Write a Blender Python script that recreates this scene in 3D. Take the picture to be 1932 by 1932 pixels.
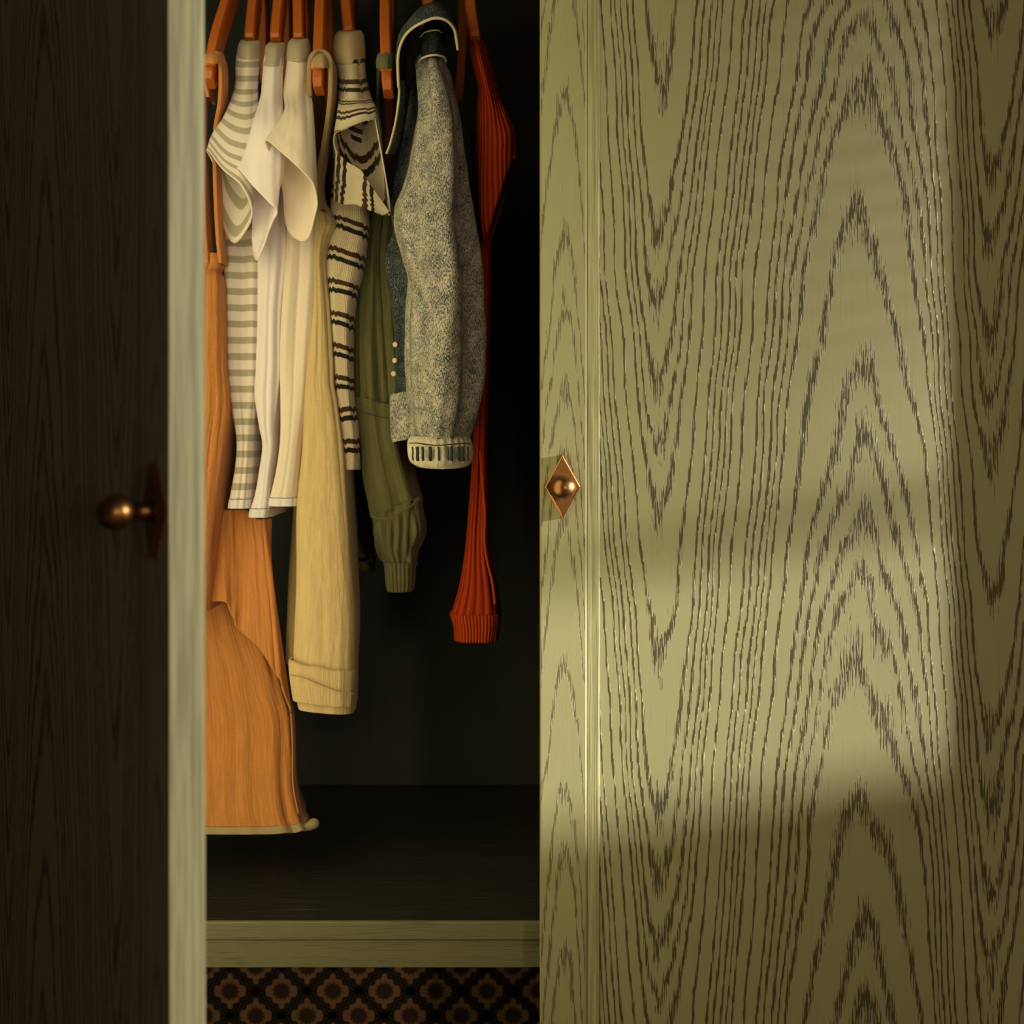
import bpy, bmesh, math, random
import numpy as np
from mathutils import Vector, Matrix, noise as mnoise

random.seed(4)
for o in list(bpy.data.objects):
    bpy.data.objects.remove(o, do_unlink=True)
scene = bpy.context.scene
C = scene.collection

# ------------------------------------------------------------------ camera
F = 2470.0            # focal length in pixels of the 1932 frame
HZ = 828.0            # horizon row
CAM_D = 1.30          # camera to closed door plane (y = 0)
CAM_H = 1.25
cam_d = bpy.data.cameras.new('camera')
cam = bpy.data.objects.new('camera', cam_d)
C.objects.link(cam)
cam.location = (0, -CAM_D, CAM_H)
cam.rotation_euler = (math.pi / 2, 0, 0)
cam_d.sensor_width = 36
cam_d.lens = 36 * F / 1932
cam_d.shift_y = -(966 - HZ) / 1932
cam_d.clip_start = 0.05
cam_d.dof.use_dof = True
cam_d.dof.focus_distance = 1.34
cam_d.dof.aperture_fstop = 5.0
scene.camera = cam

# ------------------------------------------------------------------ light
SUN_PASS = 0.13            # share of the sun let through by the sheet added at the window
GRAZE = math.radians(7.2)
SLOPE = 0.17
SUN_E = 16.5
B_POWER = 5.5
AMB = 0.016
w = bpy.data.worlds.new('world')
scene.world = w
w.use_nodes = True
w.node_tree.nodes['Background'].inputs[0].default_value = (1.0, 0.84, 0.68, 1)
w.node_tree.nodes['Background'].inputs[1].default_value = AMB

sd = bpy.data.lights.new('sun', 'SUN')
sd.energy = SUN_E
sd.angle = math.radians(.8)
sd.color = (1.0, 0.96, 0.82)
so = bpy.data.objects.new('sun', sd)
C.objects.link(so)
so.location = (5, -1, 3)
so.rotation_euler = Vector((-math.cos(GRAZE), math.sin(GRAZE), -SLOPE * math.cos(GRAZE))).to_track_quat('-Z', 'Y').to_euler()

bd = bpy.data.lights.new('front_right_fill', 'AREA')  # area lamp added as fill from the front right, no window behind it
bd.shape = 'RECTANGLE'
bd.size, bd.size_y = 0.14, 0.4
bd.energy = B_POWER
bd.color = (1.0, 0.79, 0.56)
bo = bpy.data.objects.new('front_right_fill', bd)
C.objects.link(bo)
bo.location = (0.64, -2.25, 1.36)
bo.rotation_euler = (Vector((-0.1, 0.2, 1.1)) - Vector(bo.location)).to_track_quat('-Z', 'Y').to_euler()

vs = scene.view_settings
vs.view_transform = 'Standard'
vs.look = 'None'
vs.exposure = 0.0
vs.gamma = 1.0
vs.use_curve_mapping = False

# ------------------------------------------------------------------ helpers
def P(px, py, d):
    return np.array(((px - 966) / F * d, d - CAM_D, CAM_H - (py - HZ) / F * d))

def empty(name, loc, label=None, cat=None, group=None, parent=None):
    o = bpy.data.objects.new(name, None)
    C.objects.link(o)
    o.location = loc
    o.empty_display_size = 0.05
    if parent: o.parent = parent
    tag(o, label, cat, group)
    return o

def tag(o, label=None, cat=None, group=None, kind=None):
    if label: o['label'] = label
    if cat: o['category'] = cat
    if group: o['group'] = group
    if kind: o['kind'] = kind
    return o

def mesh_obj(name, verts, faces, mat, parent=None, smooth=False, uv=None, attrs=None, local=False):
    """verts in world space unless local; children of a translated root are moved into its space"""
    V = np.asarray(verts, dtype=float)
    if parent is not None and not local:
        V = V - np.array(parent.location)
    me = bpy.data.meshes.new(name)
    me.from_pydata([tuple(v) for v in V], [], [tuple(f) for f in faces])
    me.update()
    if smooth:
        me.polygons.foreach_set('use_smooth', [True] * len(me.polygons))
    if uv is not None:
        lay = me.uv_layers.new(name='UVMap')
        li = np.zeros(len(me.loops), dtype=np.int32)
        me.loops.foreach_get('vertex_index', li)
        if callable(uv):
            data = uv(me, li)
        else:
            data = np.asarray(uv)[li]
        lay.data.foreach_set('uv', np.asarray(data, dtype=np.float32).ravel())
    if attrs:
        for k, a in attrs.items():
            at = me.attributes.new(k, 'FLOAT', 'POINT')
            at.data.foreach_set('value', np.asarray(a, dtype=np.float32))
    if mat is not None: me.materials.append(mat)
    o = bpy.data.objects.new(name, me)
    C.objects.link(o)
    if parent is not None: o.parent = parent
    return o

BOXF = [(0, 1, 3, 2), (4, 6, 7, 5), (0, 4, 5, 1), (2, 3, 7, 6), (0, 2, 6, 4), (1, 5, 7, 3)]
def box_vf(x0, x1, y0, y1, z0, z1):
    return [(x, y, z) for x in (x0, x1) for y in (y0, y1) for z in (z0, z1)], BOXF

def join(parts):
    V, Fa = [], []
    for v, f in parts:
        n = len(V)
        V += [tuple(q) for q in v]
        Fa += [tuple(i + n for i in q) for q in f]
    return V, Fa

def fix_normals(o):
    bm = bmesh.new(); bm.from_mesh(o.data)
    bmesh.ops.recalc_face_normals(bm, faces=bm.faces)
    bm.to_mesh(o.data); bm.free()

def box(name, x0, x1, y0, y1, z0, z1, mat, parent=None, bevel=0.0, local=False):
    v, f = box_vf(x0, x1, y0, y1, z0, z1)
    o = mesh_obj(name, v, f, mat, parent, local=local)
    fix_normals(o)
    if bevel:
        m = o.modifiers.new('bevel', 'BEVEL'); m.width = bevel; m.segments = 2
    return o

def tube_vf(path, r, n=10, closed=False):
    """round tube along a path; r a number or a list"""
    path = [np.array(p, float) for p in path]
    m = len(path)
    V, Fa = [], []
    prev = None
    for i, p in enumerate(path):
        t = path[min(i + 1, m - 1)] - path[max(i - 1, 0)]
        t = t / (np.linalg.norm(t) + 1e-9)
        if prev is None:
            a = np.array((0, 0, 1.0)) if abs(t[2]) < .9 else np.array((1.0, 0, 0))
            nrm = np.cross(t, a)
        else:
            nrm = prev - t * np.dot(prev, t)
        nrm = nrm / (np.linalg.norm(nrm) + 1e-9); prev = nrm
        b = np.cross(t, nrm)
        rr = r[i] if hasattr(r, '__len__') else r
        for k in range(n):
            q = 2 * math.pi * k / n
            V.append(p + rr * (math.cos(q) * nrm + math.sin(q) * b))
    for i in range(m - 1):
        for k in range(n):
            Fa.append((i * n + k, i * n + (k + 1) % n, (i + 1) * n + (k + 1) % n, (i + 1) * n + k))
    Fa.append(tuple(range(n - 1, -1, -1))); Fa.append(tuple((m - 1) * n + k for k in range(n)))
    return V, Fa

def cr(pts, n, closed):
    """Catmull-Rom resample along axis 0"""
    pts = np.asarray(pts, float); K = len(pts)
    segs = K if closed else K - 1
    T = np.linspace(0, segs, n, endpoint=not closed)
    out = []
    for t in T:
        i = min(int(t), segs - 1); f = t - i
        g = (lambda j: pts[j % K]) if closed else (lambda j: pts[j] if 0 <= j < K else (2 * pts[0] - pts[1] if j < 0 else 2 * pts[-1] - pts[-2]))
        p0, p1, p2, p3 = g(i - 1), g(i), g(i + 1), g(i + 2)
        out.append(.5 * ((2 * p1) + (p2 - p0) * f + (2 * p0 - 5 * p1 + 4 * p2 - p3) * f * f + (3 * p1 - p0 - 3 * p2 + p3) * f ** 3))
    return np.array(out)

def loft(name, rings, mat, parent, nu=72, nv=60, closed=True, fold=0.0, fu=14, fv=2.0, seed=0,
         solid=0.0016, crumple=0.0, v0=0.0, foldfn=None, cap=False):
    """cloth skin through key rings (each a list of K 3-D points)"""
    R = np.array([np.asarray(r, float) for r in rings])            # m,K,3
    A = cr(R, nv, False)                                            # nv,K,3
    G = np.array([cr(A[i], nu, closed) for i in range(nv)])         # nv,nu,3
    dv = np.gradient(G, axis=0)
    if closed:
        du = (np.roll(G, -1, 1) - np.roll(G, 1, 1)) * .5
    else:
        du = np.gradient(G, axis=1)
    N = np.cross(du, dv)
    N /= (np.linalg.norm(N, axis=2, keepdims=True) + 1e-9)
    ln = np.linalg.norm(np.diff(G, axis=0), axis=2).mean(axis=1)
    vv = np.concatenate([[0], np.cumsum(ln)])
    mid = G[nv // 2]
    lu = np.linalg.norm(np.diff(np.vstack([mid, mid[:1]]) if closed else mid, axis=0), axis=1)
    uu = np.concatenate([[0], np.cumsum(lu)])
    L = uu[-1]
    for i in range(nv):
        for j in range(nu):
            d = 0.0
            if fold:
                if closed:
                    a = 2 * math.pi * j / nu
                    q = Vector((math.cos(a) * fu / 6.28 * 2, math.sin(a) * fu / 6.28 * 2, i / nv * fv + seed * 7.3))
                else:
                    q = Vector((j / nu * fu, 3.1, i / nv * fv + seed * 7.3))
                d += fold * mnoise.noise(q)
            if crumple:
                p = G[i, j]
                d += crumple * mnoise.noise(Vector((p[0] * 60 + seed, p[1] * 60, p[2] * 45)))
            if foldfn:
                d += foldfn(j / nu, i / (nv - 1))
            if d: G[i, j] = G[i, j] + N[i, j] * d
    V = G.reshape(-1, 3)
    faces = []
    ju = nu if closed else nu - 1
    for i in range(nv - 1):
        for j in range(ju):
            j2 = (j + 1) % nu
            faces.append((i * nu + j, i * nu + j2, (i + 1) * nu + j2, (i + 1) * nu + j))
    def uvf(me, li):
        i = li // nu; j = li % nu
        U = uu[j].copy() if closed else uu[j].copy()
        if closed:
            # the last column of quads wraps back to u = L
            fidx = np.repeat(np.arange(len(faces)), 4)
            lastcol = (fidx % ju) == ju - 1
            U[(j == 0) & lastcol] = L
        return np.stack([U, vv[i] + v0], 1)
    if cap:
        faces_uv_n = len(faces)
    o = mesh_obj(name, V, faces, mat, parent, smooth=True, uv=uvf)
    if solid:
        m = o.modifiers.new('thickness', 'SOLIDIFY'); m.thickness = solid; m.offset = 0
    return o

def pts(seq):
    """px,py,d triples -> world points"""
    return [P(*q) for q in seq]

def body_ring(y, xl, xr, df, db, crease=0.0, mid=.5):
    """cross-section of a hanging garment: narrow towards the room, long into the wardrobe"""
    dm = df + .018
    XL, XR = (xl - 966) / F * dm, (xr - 966) / F * dm
    Z = CAM_H - (y - HZ) / F * dm
    wd = XR - XL
    yy = lambda d: d - CAM_D
    return [(XL, yy(df + .026), Z), (XL + .14 * wd, yy(df + .004), Z), (XL + mid * wd, yy(df + crease), Z),
            (XR - .14 * wd, yy(df + .004), Z), (XR, yy(df + .026), Z),
            (XR - .12 * wd, yy(df + .45 * (db - df)), Z), (XL + .5 * wd, yy(db), Z), (XL + .12 * wd, yy(df + .45 * (db - df)), Z)]

# ------------------------------------------------------------------ materials
class NT:
    def __init__(s, name):
        s.m = bpy.data.materials.new(name); s.m.use_nodes = True
        s.t = s.m.node_tree; s.b = s.t.nodes['Principled BSDF']
    def n(s, kind, **kw):
        q = s.t.nodes.new(kind)
        for k, v in kw.items(): setattr(q, k, v)
        return q
    def l(s, a, b): s.t.links.new(a, b)
    def val(s, sock, v):
        if hasattr(v, 'is_linked') or hasattr(v, 'node'): s.l(v, sock)
        else: sock.default_value = v
    def math(s, op, a, b=None, c=None):
        q = s.n('ShaderNodeMath', operation=op)
        for i, v in enumerate((a, b, c)):
            if v is not None: s.val(q.inputs[i], v)
        return q.outputs[0]
    def mapv(s, vec, scale, loc=(0, 0, 0), rot=(0, 0, 0)):
        q = s.n('ShaderNodeMapping')
        s.l(vec, q.inputs[0]); q.inputs[1].default_value = loc; q.inputs[2].default_value = rot; q.inputs[3].default_value = scale
        return q.outputs[0]
    def noise(s, vec, scale=1.0, detail=2.0, rough=.5):
        q = s.n('ShaderNodeTexNoise')
        s.l(vec, q.inputs['Vector']); q.inputs['Scale'].default_value = scale
        q.inputs['Detail'].default_value = detail; q.inputs['Roughness'].default_value = rough
        return q.outputs[0]
    def mix(s, f, a, b):
        q = s.n('ShaderNodeMix', data_type='RGBA')
        s.val(q.inputs[0], f)
        for i, v in ((6, a), (7, b)):
            if isinstance(v, tuple): q.inputs[i].default_value = (*v, 1) if len(v) == 3 else v
            else: s.l(v, q.inputs[i])
        return q.outputs[2]
    def ramp(s, f, stops, interp='LINEAR'):
        q = s.n('ShaderNodeValToRGB'); e = q.color_ramp; e.interpolation = interp
        while len(e.elements) > 1: e.elements.remove(e.elements[-1])
        for i, (p, c) in enumerate(stops):
            el = e.elements[0] if i == 0 else e.elements.new(p)
            el.position = p
            el.color = (c, c, c, 1) if not isinstance(c, tuple) else (*c, 1)
        s.l(f, q.inputs[0]); return q.outputs[0]
    def step(s, v, a, b):
        q = s.n('ShaderNodeMapRange', interpolation_type='SMOOTHSTEP')
        s.val(q.inputs[0], v); q.inputs[1].default_value = a; q.inputs[2].default_value = b
        return q.outputs[0]
    def bump(s, h, dist, strength=1.0):
        q = s.n('ShaderNodeBump'); s.l(h, q.inputs['Height'])
        q.inputs['Distance'].default_value = dist; q.inputs['Strength'].default_value = strength
        s.l(q.outputs[0], s.b.inputs['Normal']); return q
    def set(s, col=None, rough=None, metal=None, spec=None, sheen=None):
        if col is not None: s.val(s.b.inputs['Base Color'], (*col, 1) if isinstance(col, tuple) else col)
        if rough is not None: s.val(s.b.inputs['Roughness'], rough)
        if metal is not None: s.b.inputs['Metallic'].default_value = metal
        if spec is not None: s.b.inputs['Specular IOR Level'].default_value = spec
        if sheen is not None:
            s.b.inputs['Sheen Weight'].default_value = sheen; s.b.inputs['Sheen Roughness'].default_value = .6
        return s.m
    def uv(s):
        return s.n('ShaderNodeUVMap').outputs[0]
    def obj(s):
        return s.n('ShaderNodeTexCoord').outputs['Object']
    def sep(s, v):
        q = s.n('ShaderNodeSeparateXYZ'); s.l(v, q.inputs[0]); return q.outputs

GREEN = (0.44, 0.408, 0.228)
GREEN_PORE = (0.082, 0.066, 0.036)
PERIOD = 1075.0
PX = 1 / 1900.0           # metres per photo pixel on the closed door

def grain_mat(name, base, pore, lines, half, jag, dens, depth, rough=.42):
    t = NT(name)
    at = t.n('ShaderNodeAttribute', attribute_name='ring').outputs['Fac']
    ob = t.obj()
    stp = t.n('ShaderNodeAttribute', attribute_name='steep').outputs['Fac']
    j1 = t.noise(t.mapv(ob, (1 / .0016, 40, 1 / .034)), 1, 1.5)
    j2 = t.noise(t.mapv(ob, (1 / .012, 30, 1 / .07)), 1, 2)
    h = t.math('ADD', at, t.math('MULTIPLY', t.math('MULTIPLY', t.math('SUBTRACT', j1, .5), t.math('SUBTRACT', 1.0, t.math('MULTIPLY', stp, .62))), jag / PERIOD))
    h = t.math('ADD', h, t.math('MULTIPLY', t.math('SUBTRACT', j2, .5), 70 / PERIOD))
    fr = t.math('FRACT', h)
    st = [(0, 0.0)] if lines[0][0] - half > 0 else []
    for c, k in lines:
        st += [((c - half) / PERIOD, 0.0), (c / PERIOD, k), ((c + half) / PERIOD, 0.0)]
    band = t.ramp(fr, st)
    pn = t.noise(t.mapv(ob, (1 / .00085, 60, 1 / .018)), 1, 1)
    m = t.step(t.math('ADD', band, t.math('MULTIPLY', t.math('SUBTRACT', pn, .5), t.math('SUBTRACT', 3.6, t.math('MULTIPLY', stp, 2.2)))), dens, dens + .2)
    m = t.math('MULTIPLY', m, t.step(band, 0.02, 0.16))
    fine = t.noise(t.mapv(ob, (1 / .0010, 60, 1 / .09)), 1, 2, .6)
    finem = t.step(fine, .60, .74)
    cloud = t.noise(t.mapv(ob, (9, 9, 5)), 1, 3)
    col = t.mix(t.math('MULTIPLY', t.math('SUBTRACT', cloud, .3), .35), base, tuple(c * .82 for c in base))
    col = t.mix(t.math('MULTIPLY', finem, .42), col, tuple(c * .5 for c in base))
    col = t.mix(t.math('MULTIPLY', m, .92), col, pore)
    hh = t.math('SUBTRACT', t.math('MULTIPLY', finem, -.22), m)
    hh = t.math('ADD', hh, t.math('MULTIPLY', fine, .2))
    t.bump(hh, depth, 1.0)
    return t.set(col, rough, spec=.2)

LINES = [(25, 1), (160, 1), (410, 1), (690, 1), (830, 1), (985, 1)]
M = {}
M['panel'] = grain_mat('green_oak_veneer', GREEN, GREEN_PORE, LINES, 54, 150, .50, .00011, .55)
M['stile'] = grain_mat('green_oak_frame', GREEN, tuple(c * 2.2 for c in GREEN_PORE), LINES, 40, 150, .55, .00030, .55)
M['panel_dim'] = M['panel']

t = NT('green_paint_edge'); ob = t.obj()
f1 = t.noise(t.mapv(ob, (1 / .0011, 1 / .0011, 1 / .09)), 1, 2, .6)
f2 = t.noise(t.mapv(ob, (260, 260, 7)), 1, 3, .6)
t.bump(f1, .0003)
M['edge'] = t.set(t.mix(t.step(f2, .36, .62), tuple(c * .80 for c in GREEN), tuple(min(1, c * 1.25) for c in GREEN)), .45, spec=.3)

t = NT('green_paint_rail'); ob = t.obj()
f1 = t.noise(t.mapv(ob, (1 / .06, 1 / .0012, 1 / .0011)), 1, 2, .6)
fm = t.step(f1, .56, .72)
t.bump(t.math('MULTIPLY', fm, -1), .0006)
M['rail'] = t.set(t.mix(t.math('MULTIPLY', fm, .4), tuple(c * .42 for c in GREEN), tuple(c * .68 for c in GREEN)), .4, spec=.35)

t = NT('dark_interior_wood'); ob = t.obj()
f1 = t.noise(t.mapv(ob, (1 / .09, 1 / .0025, 1 / .0012)), 1, 2, .6)
fm = t.step(f1, .58, .72)
t.bump(t.math('MULTIPLY', fm, -1), .00015)
M['inside'] = t.set(t.mix(fm, (.034, .033, .028), (.07, .068, .056)), .19, spec=.6)

t = NT('dark_back_board'); ob = t.obj()
f1 = t.noise(t.mapv(ob, (1 / .0025, 1 / .0025, 1 / .09)), 1, 2, .6)
M['back'] = t.set(t.mix(f1, (.040, .041, .038), (.055, .056, .051)), .55, spec=.2)

# printed lining paper in the lower compartment
t = NT('ogee_print_paper'); ob = t.obj()
x, y, z = t.sep(ob)
u = t.math('MULTIPLY', t.math('SUBTRACT', x, (434 - 966) / F * 1.899), 1 / .0746)
v = t.math('MULTIPLY', t.math('SUBTRACT', z, CAM_H - (1870 - HZ) / F * 1.899), 1 / .0715)
a = t.math('ADD', u, v); b = t.math('SUBTRACT', u, v)
def fold_c(q, other):
    wob = t.math('MULTIPLY', t.math('SINE', t.math('MULTIPLY', other, 2 * math.pi * 4)), .035)
    return t.math('ABSOLUTE', t.math('ADD', t.math('SUBTRACT', t.math('FRACT', q), .5), wob))
fa, fb = fold_c(a, b), fold_c(b, a)
mn = t.math('MINIMUM', fa, fb)
lines_ = t.math('MULTIPLY', t.step(t.math('COSINE', t.math('MULTIPLY', mn, 2 * math.pi / .115)), -.15, .5), t.step(mn, .165, .145))
ra = t.math('SUBTRACT', t.math('FRACT', t.math('ADD', a, .5)), .5); rb = t.math('SUBTRACT', t.math('FRACT', t.math('ADD', b, .5)), .5)
du = t.math('MULTIPLY', t.math('ADD', ra, rb), .5); dv = t.math('MULTIPLY', t.math('SUBTRACT', ra, rb), .5)
rad = t.math('SQRT', t.math('ADD', t.math('MULTIPLY', du, du), t.math('MULTIPLY', dv, dv)))
ang = t.math('ARCTAN2', dv, du)
pet = t.math('MULTIPLY', t.math('SINE', t.math('MULTIPLY', ang, 12)), .022)
med = t.step(t.math('ADD', rad, pet), .185, .15)
ca = t.math('SUBTRACT', t.math('FRACT', a), .5); cb = t.math('SUBTRACT', t.math('FRACT', b), .5)
dot = t.step(t.math('SQRT', t.math('ADD', t.math('MULTIPLY', ca, ca), t.math('MULTIPLY', cb, cb))), .15, .10)
col = t.mix(t.noise(t.mapv(ob, (90, 90, 90)), 1, 3), (.62, .33, .18), (.50, .25, .135))
col = t.mix(t.math('MULTIPLY', med, .85), col, (.035, .026, .018))
col = t.mix(t.step(mn, .16, .13), col, (.10, .075, .05))
col = t.mix(lines_, col, (.008, .009, .008))
col = t.mix(dot, col, (.004, .005, .005))
M['paper'] = t.set(col, .8, spec=.1)

t = NT('aged_brass'); ob = t.obj()
nn = t.noise(t.mapv(ob, (260, 260, 260)), 1, 4, .6)
M['brass'] = t.set(t.mix(nn, (.24, .105, .03), (.42, .21, .075)), t.math('ADD', t.math('MULTIPLY', nn, .18), .27), metal=1.0)

t = NT('hanger_wood'); ob = t.obj()
nn = t.noise(t.mapv(ob, (1 / .002, 30, 30)), 1, 3, .6)
M['hanger'] = t.set(t.mix(nn, (.42, .088, .014), (.56, .15, .025)), .38, spec=.4)
t = NT('hanger_end_grain'); ob = t.obj()
M['hanger_rim'] = t.set((.68, .25, .05), .45, spec=.3)
t = NT('dull_steel'); M['steel'] = t.set((.45, .44, .42), .35, metal=1.0)

def cloth(name, col, var=.14, weave=.0006, crinkle=0.0, sheen=.15, su=900, rough=.92):
    t = NT(name); uv = t.uv()
    n1 = t.noise(t.mapv(uv, (su, su * .9, 1)), 1, 2)
    n2 = t.noise(t.mapv(uv, (18, 9, 1)), 1, 3)
    n3 = t.noise(t.mapv(uv, (1 / .0032, 1 / .05, 1)), 1, 3, .6)
    n4 = t.noise(t.mapv(uv, (1 / .03, 1 / .0028, 1)), 1, 2, .6)
    c = t.mix(t.math('MULTIPLY', n1, .6), col, tuple(q * (1 - var * 1.4) for q in col))
    c = t.mix(t.math('MULTIPLY', n2, .5), c, tuple(q * (1 - var) for q in col))
    h = t.math('MULTIPLY', n1, weave / .001)
    if crinkle:
        c = t.mix(t.step(n3, .62, .40), c, tuple(q * (1 - var * 1.2) for q in col))
        h = t.math('ADD', h, t.math('MULTIPLY', t.math('ADD', n3, t.math('MULTIPLY', n4, .45)), crinkle / .001))
    t.bump(h, .001)
    t.set(c, rough, spec=.12, sheen=sheen)
    return t

M['rust'] = cloth('rust_muslin', (.72, .275, .078), .20, .0003, .0022).m
M['rust_hem'] = cloth('rust_hem_selvedge', (.52, .38, .20), .25, .0012).m
M['cream'] = cloth('cream_jersey', (.90, .79, .84), .06, .0003).m
M['ivory'] = cloth('ivory_jersey', (.87, .72, .62), .10, .0004).m
M['beige'] = cloth('sand_muslin', (.74, .53, .27), .14, .0003, .0016).m
M['beige_strap'] = cloth('sand_strap', (.42, .27, .14), .14, .0006).m
M['olive'] = cloth('olive_muslin', (.150, .138, .052), .22, .0004, .0026).m
M['binding'] = cloth('grey_jersey_binding', (.50, .43, .33), .12, .0004).m
M['white_band'] = cloth('white_hem_band', (.78, .72, .78), .06, .0003).m
M['terry_plain'] = cloth('sand_terry', (.62, .47, .27), .16, .0012).m

# grey and white stripes
t = cloth('grey_striped_jersey', (.82, .72, .68), .05, .0003)
uvx, uvy, _ = t.sep(t.uv())
fr = t.math('FRACT', t.math('MULTIPLY', uvy, 1 / .0182))
mask = t.math('MULTIPLY', t.step(fr, .30, .36), t.step(fr, .78, .72))
lin = t.math('ADD', .62, t.math('MULTIPLY', t.noise(t.mapv(t.uv(), (500, 2600, 1)), 1, 1), .5))
base = t.b.inputs['Base Color'].links[0].from_socket
M['grey_stripe'] = t.set(t.mix(t.math('MULTIPLY', mask, lin), base, (.38, .33, .25)))

# jagged brown and black stripe pairs
t = cloth('terry_stripe', (.80, .66, .48), .2, .0014)
uv = t.uv()
uvx, uvy, _ = t.sep(uv)
snap = t.math('SNAP', uvx, .0030)
wn = t.n('ShaderNodeTexWhiteNoise', noise_dimensions='1D'); t.l(snap, wn.inputs['W'])
jj = t.math('MULTIPLY', t.math('SUBTRACT', wn.outputs[0], .5), .0030)
lo = t.math('MULTIPLY', t.math('SUBTRACT', t.noise(t.mapv(uv, (60, 20, 1)), 1, 1), .5), .004)
fr = t.math('FRACT', t.math('MULTIPLY', t.math('ADD', t.math('ADD', uvy, jj), lo), 1 / .0355))
brown = t.math('MULTIPLY', t.step(fr, .08, .095), t.step(fr, .255, .24))
black = t.math('MULTIPLY', t.step(fr, .36, .375), t.step(fr, .53, .515))
base = t.b.inputs['Base Color'].links[0].from_socket
c = t.mix(brown, base, (.060, .026, .012)); c = t.mix(black, c, (.012, .010, .008))
M['terry'] = t.set(c)

# acid-washed denim
def denim(name, lo, hi, k):
    t = NT(name); uv = t.uv()
    tw = t.noise(t.mapv(uv, (1 / .0007, 1 / .0034, 1), rot=(0, 0, .75)), 1, 1.5)
    bl = t.noise(t.mapv(uv, (70, 45, 1)), 1, 4, .65)
    sp = t.noise(t.mapv(uv, (1 / .0011, 1 / .0014, 1)), 1, 2)
    f = t.math('ADD', t.math('ADD', t.math('MULTIPLY', tw, 1.1), t.math('MULTIPLY', sp, .8)), t.math('MULTIPLY', bl, .6))
    f = t.step(f, 1.00 + k, 1.50 + k)
    t.bump(tw, .0006)
    return t.set(t.mix(f, lo, hi), .95, spec=.06)
M['denim'] = denim('washed_denim', (.034, .060, .085), (.66, .56, .47), .02)
M['denim_dark'] = denim('dark_denim', (.014, .026, .040), (.17, .17, .15), .10)
M['denim_light'] = denim('faded_denim_edge', (.10, .11, .11), (.74, .65, .50), -.20)
M['thread'] = cloth('pale_stitch_binding', (.72, .58, .40), .2, .001).m
M['thread_dark'] = cloth('dark_stitch', (.05, .03, .015), .2, .001).m

# ribbed red knit
def rib(name, col, pitch):
    t = NT(name); uv = t.uv()
    ux, uy, _ = t.sep(uv)
    wv = t.math('SINE', t.math('MULTIPLY', ux, 2 * math.pi / pitch))
    nn = t.noise(t.mapv(uv, (900, 700, 1)), 1, 2)
    t.bump(t.math('ADD', wv, t.math('MULTIPLY', nn, .7)), .0006)
    c = t.mix(t.step(wv, -.3, -.9), col, tuple(q * .35 for q in col))
    c = t.mix(t.math('MULTIPLY', nn, .5), c, tuple(q * .6 for q in col))
    return t.set(c, .95, spec=.04)
M['red'] = rib('brick_red_rib_knit', (.42, .042, .010), .0044)
M['red_cuff'] = rib('brick_red_cuff_knit', (.50, .058, .012), .0036)
M['dark_gap'] = cloth('dark_lining', (.02, .018, .015), .1).m

t = NT('plaster'); ob = t.obj()
M['wall'] = t.set(t.mix(t.noise(ob, 12, 4), (.30, .24, .17), (.26, .21, .15)), .9)
t = NT('floor_boards'); ob = t.obj()
fx, fy, fz = t.sep(ob)
pl = t.math('LESS_THAN', t.math('FRACT', t.math('MULTIPLY', fx, 1 / .12)), .03)
M['floor'] = t.set(t.mix(pl, t.mix(t.noise(t.mapv(ob, (30, 3, 3)), 1, 4), (.14, .075, .035), (.10, .05, .024)), (.02, .01, .006)), .5)

# ------------------------------------------------------------------ room shell and the sun blockers added outside it
tag(box('floor', -2.2, .76, -3.0, .78, -.06, 0, M['floor']), kind='structure')
tag(box('wall_back', -2.2, .76, .68, .78, 0, 2.6, M['wall']), kind='structure')
XW0, XW1 = .70, .76
JN = -(XW0 - .4525) * math.tan(GRAZE)         # jamb next to the wardrobe
JF = -.86                                    # far jamb
ZS, ZT = CAM_H - .354, 2.15
v, f = join([box_vf(XW0, XW1, JN, .68, 0, 2.6), box_vf(XW0, XW1, -1.6, JF, 0, 2.6),
             box_vf(XW0, XW1, JF, JN, 0, ZS), box_vf(XW0, XW1, JF, JN, ZT, 2.6)])
wr = mesh_obj('wall_right', v, f, M['wall']); fix_normals(wr); tag(wr, kind='structure')
v, f = join([box_vf(XW0 + .02, XW0 + .05, JF, JF + .03, ZS, ZT), box_vf(XW0 + .02, XW0 + .05, JF + .03, JN - .01, ZT - .03, ZT)])
win = mesh_obj('window_1', v, f, M['rail']); fix_normals(win); tag(win, kind='structure')
t = NT('sun_filter_sheet'); t.set((.75, .68, .55), .9)
tr = t.n('ShaderNodeBsdfTransparent'); mx = t.n('ShaderNodeMixShader'); mx.inputs[0].default_value = SUN_PASS
t.l(t.b.outputs[0], mx.inputs[1]); t.l(tr.outputs[0], mx.inputs[2])
t.l(mx.outputs[0], t.t.nodes['Material Output'].inputs[0])
cy0 = -.44 - .90 * math.tan(GRAZE) + .014
V, Fa = [], []
for i in range(41):
    yy = JF + (cy0 - JF) * i / 40
    for zz in (ZS - .03, ZT): V.append((XW0 - .012 + .006 * math.sin(i * 1.3), yy, zz))
for i in range(40): Fa.append((2 * i, 2 * i + 2, 2 * i + 3, 2 * i + 1))
mesh_obj('sun_filter', V, Fa, t.m, win)  # unseen sheet added to thin the sun on the open door's edge
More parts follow.
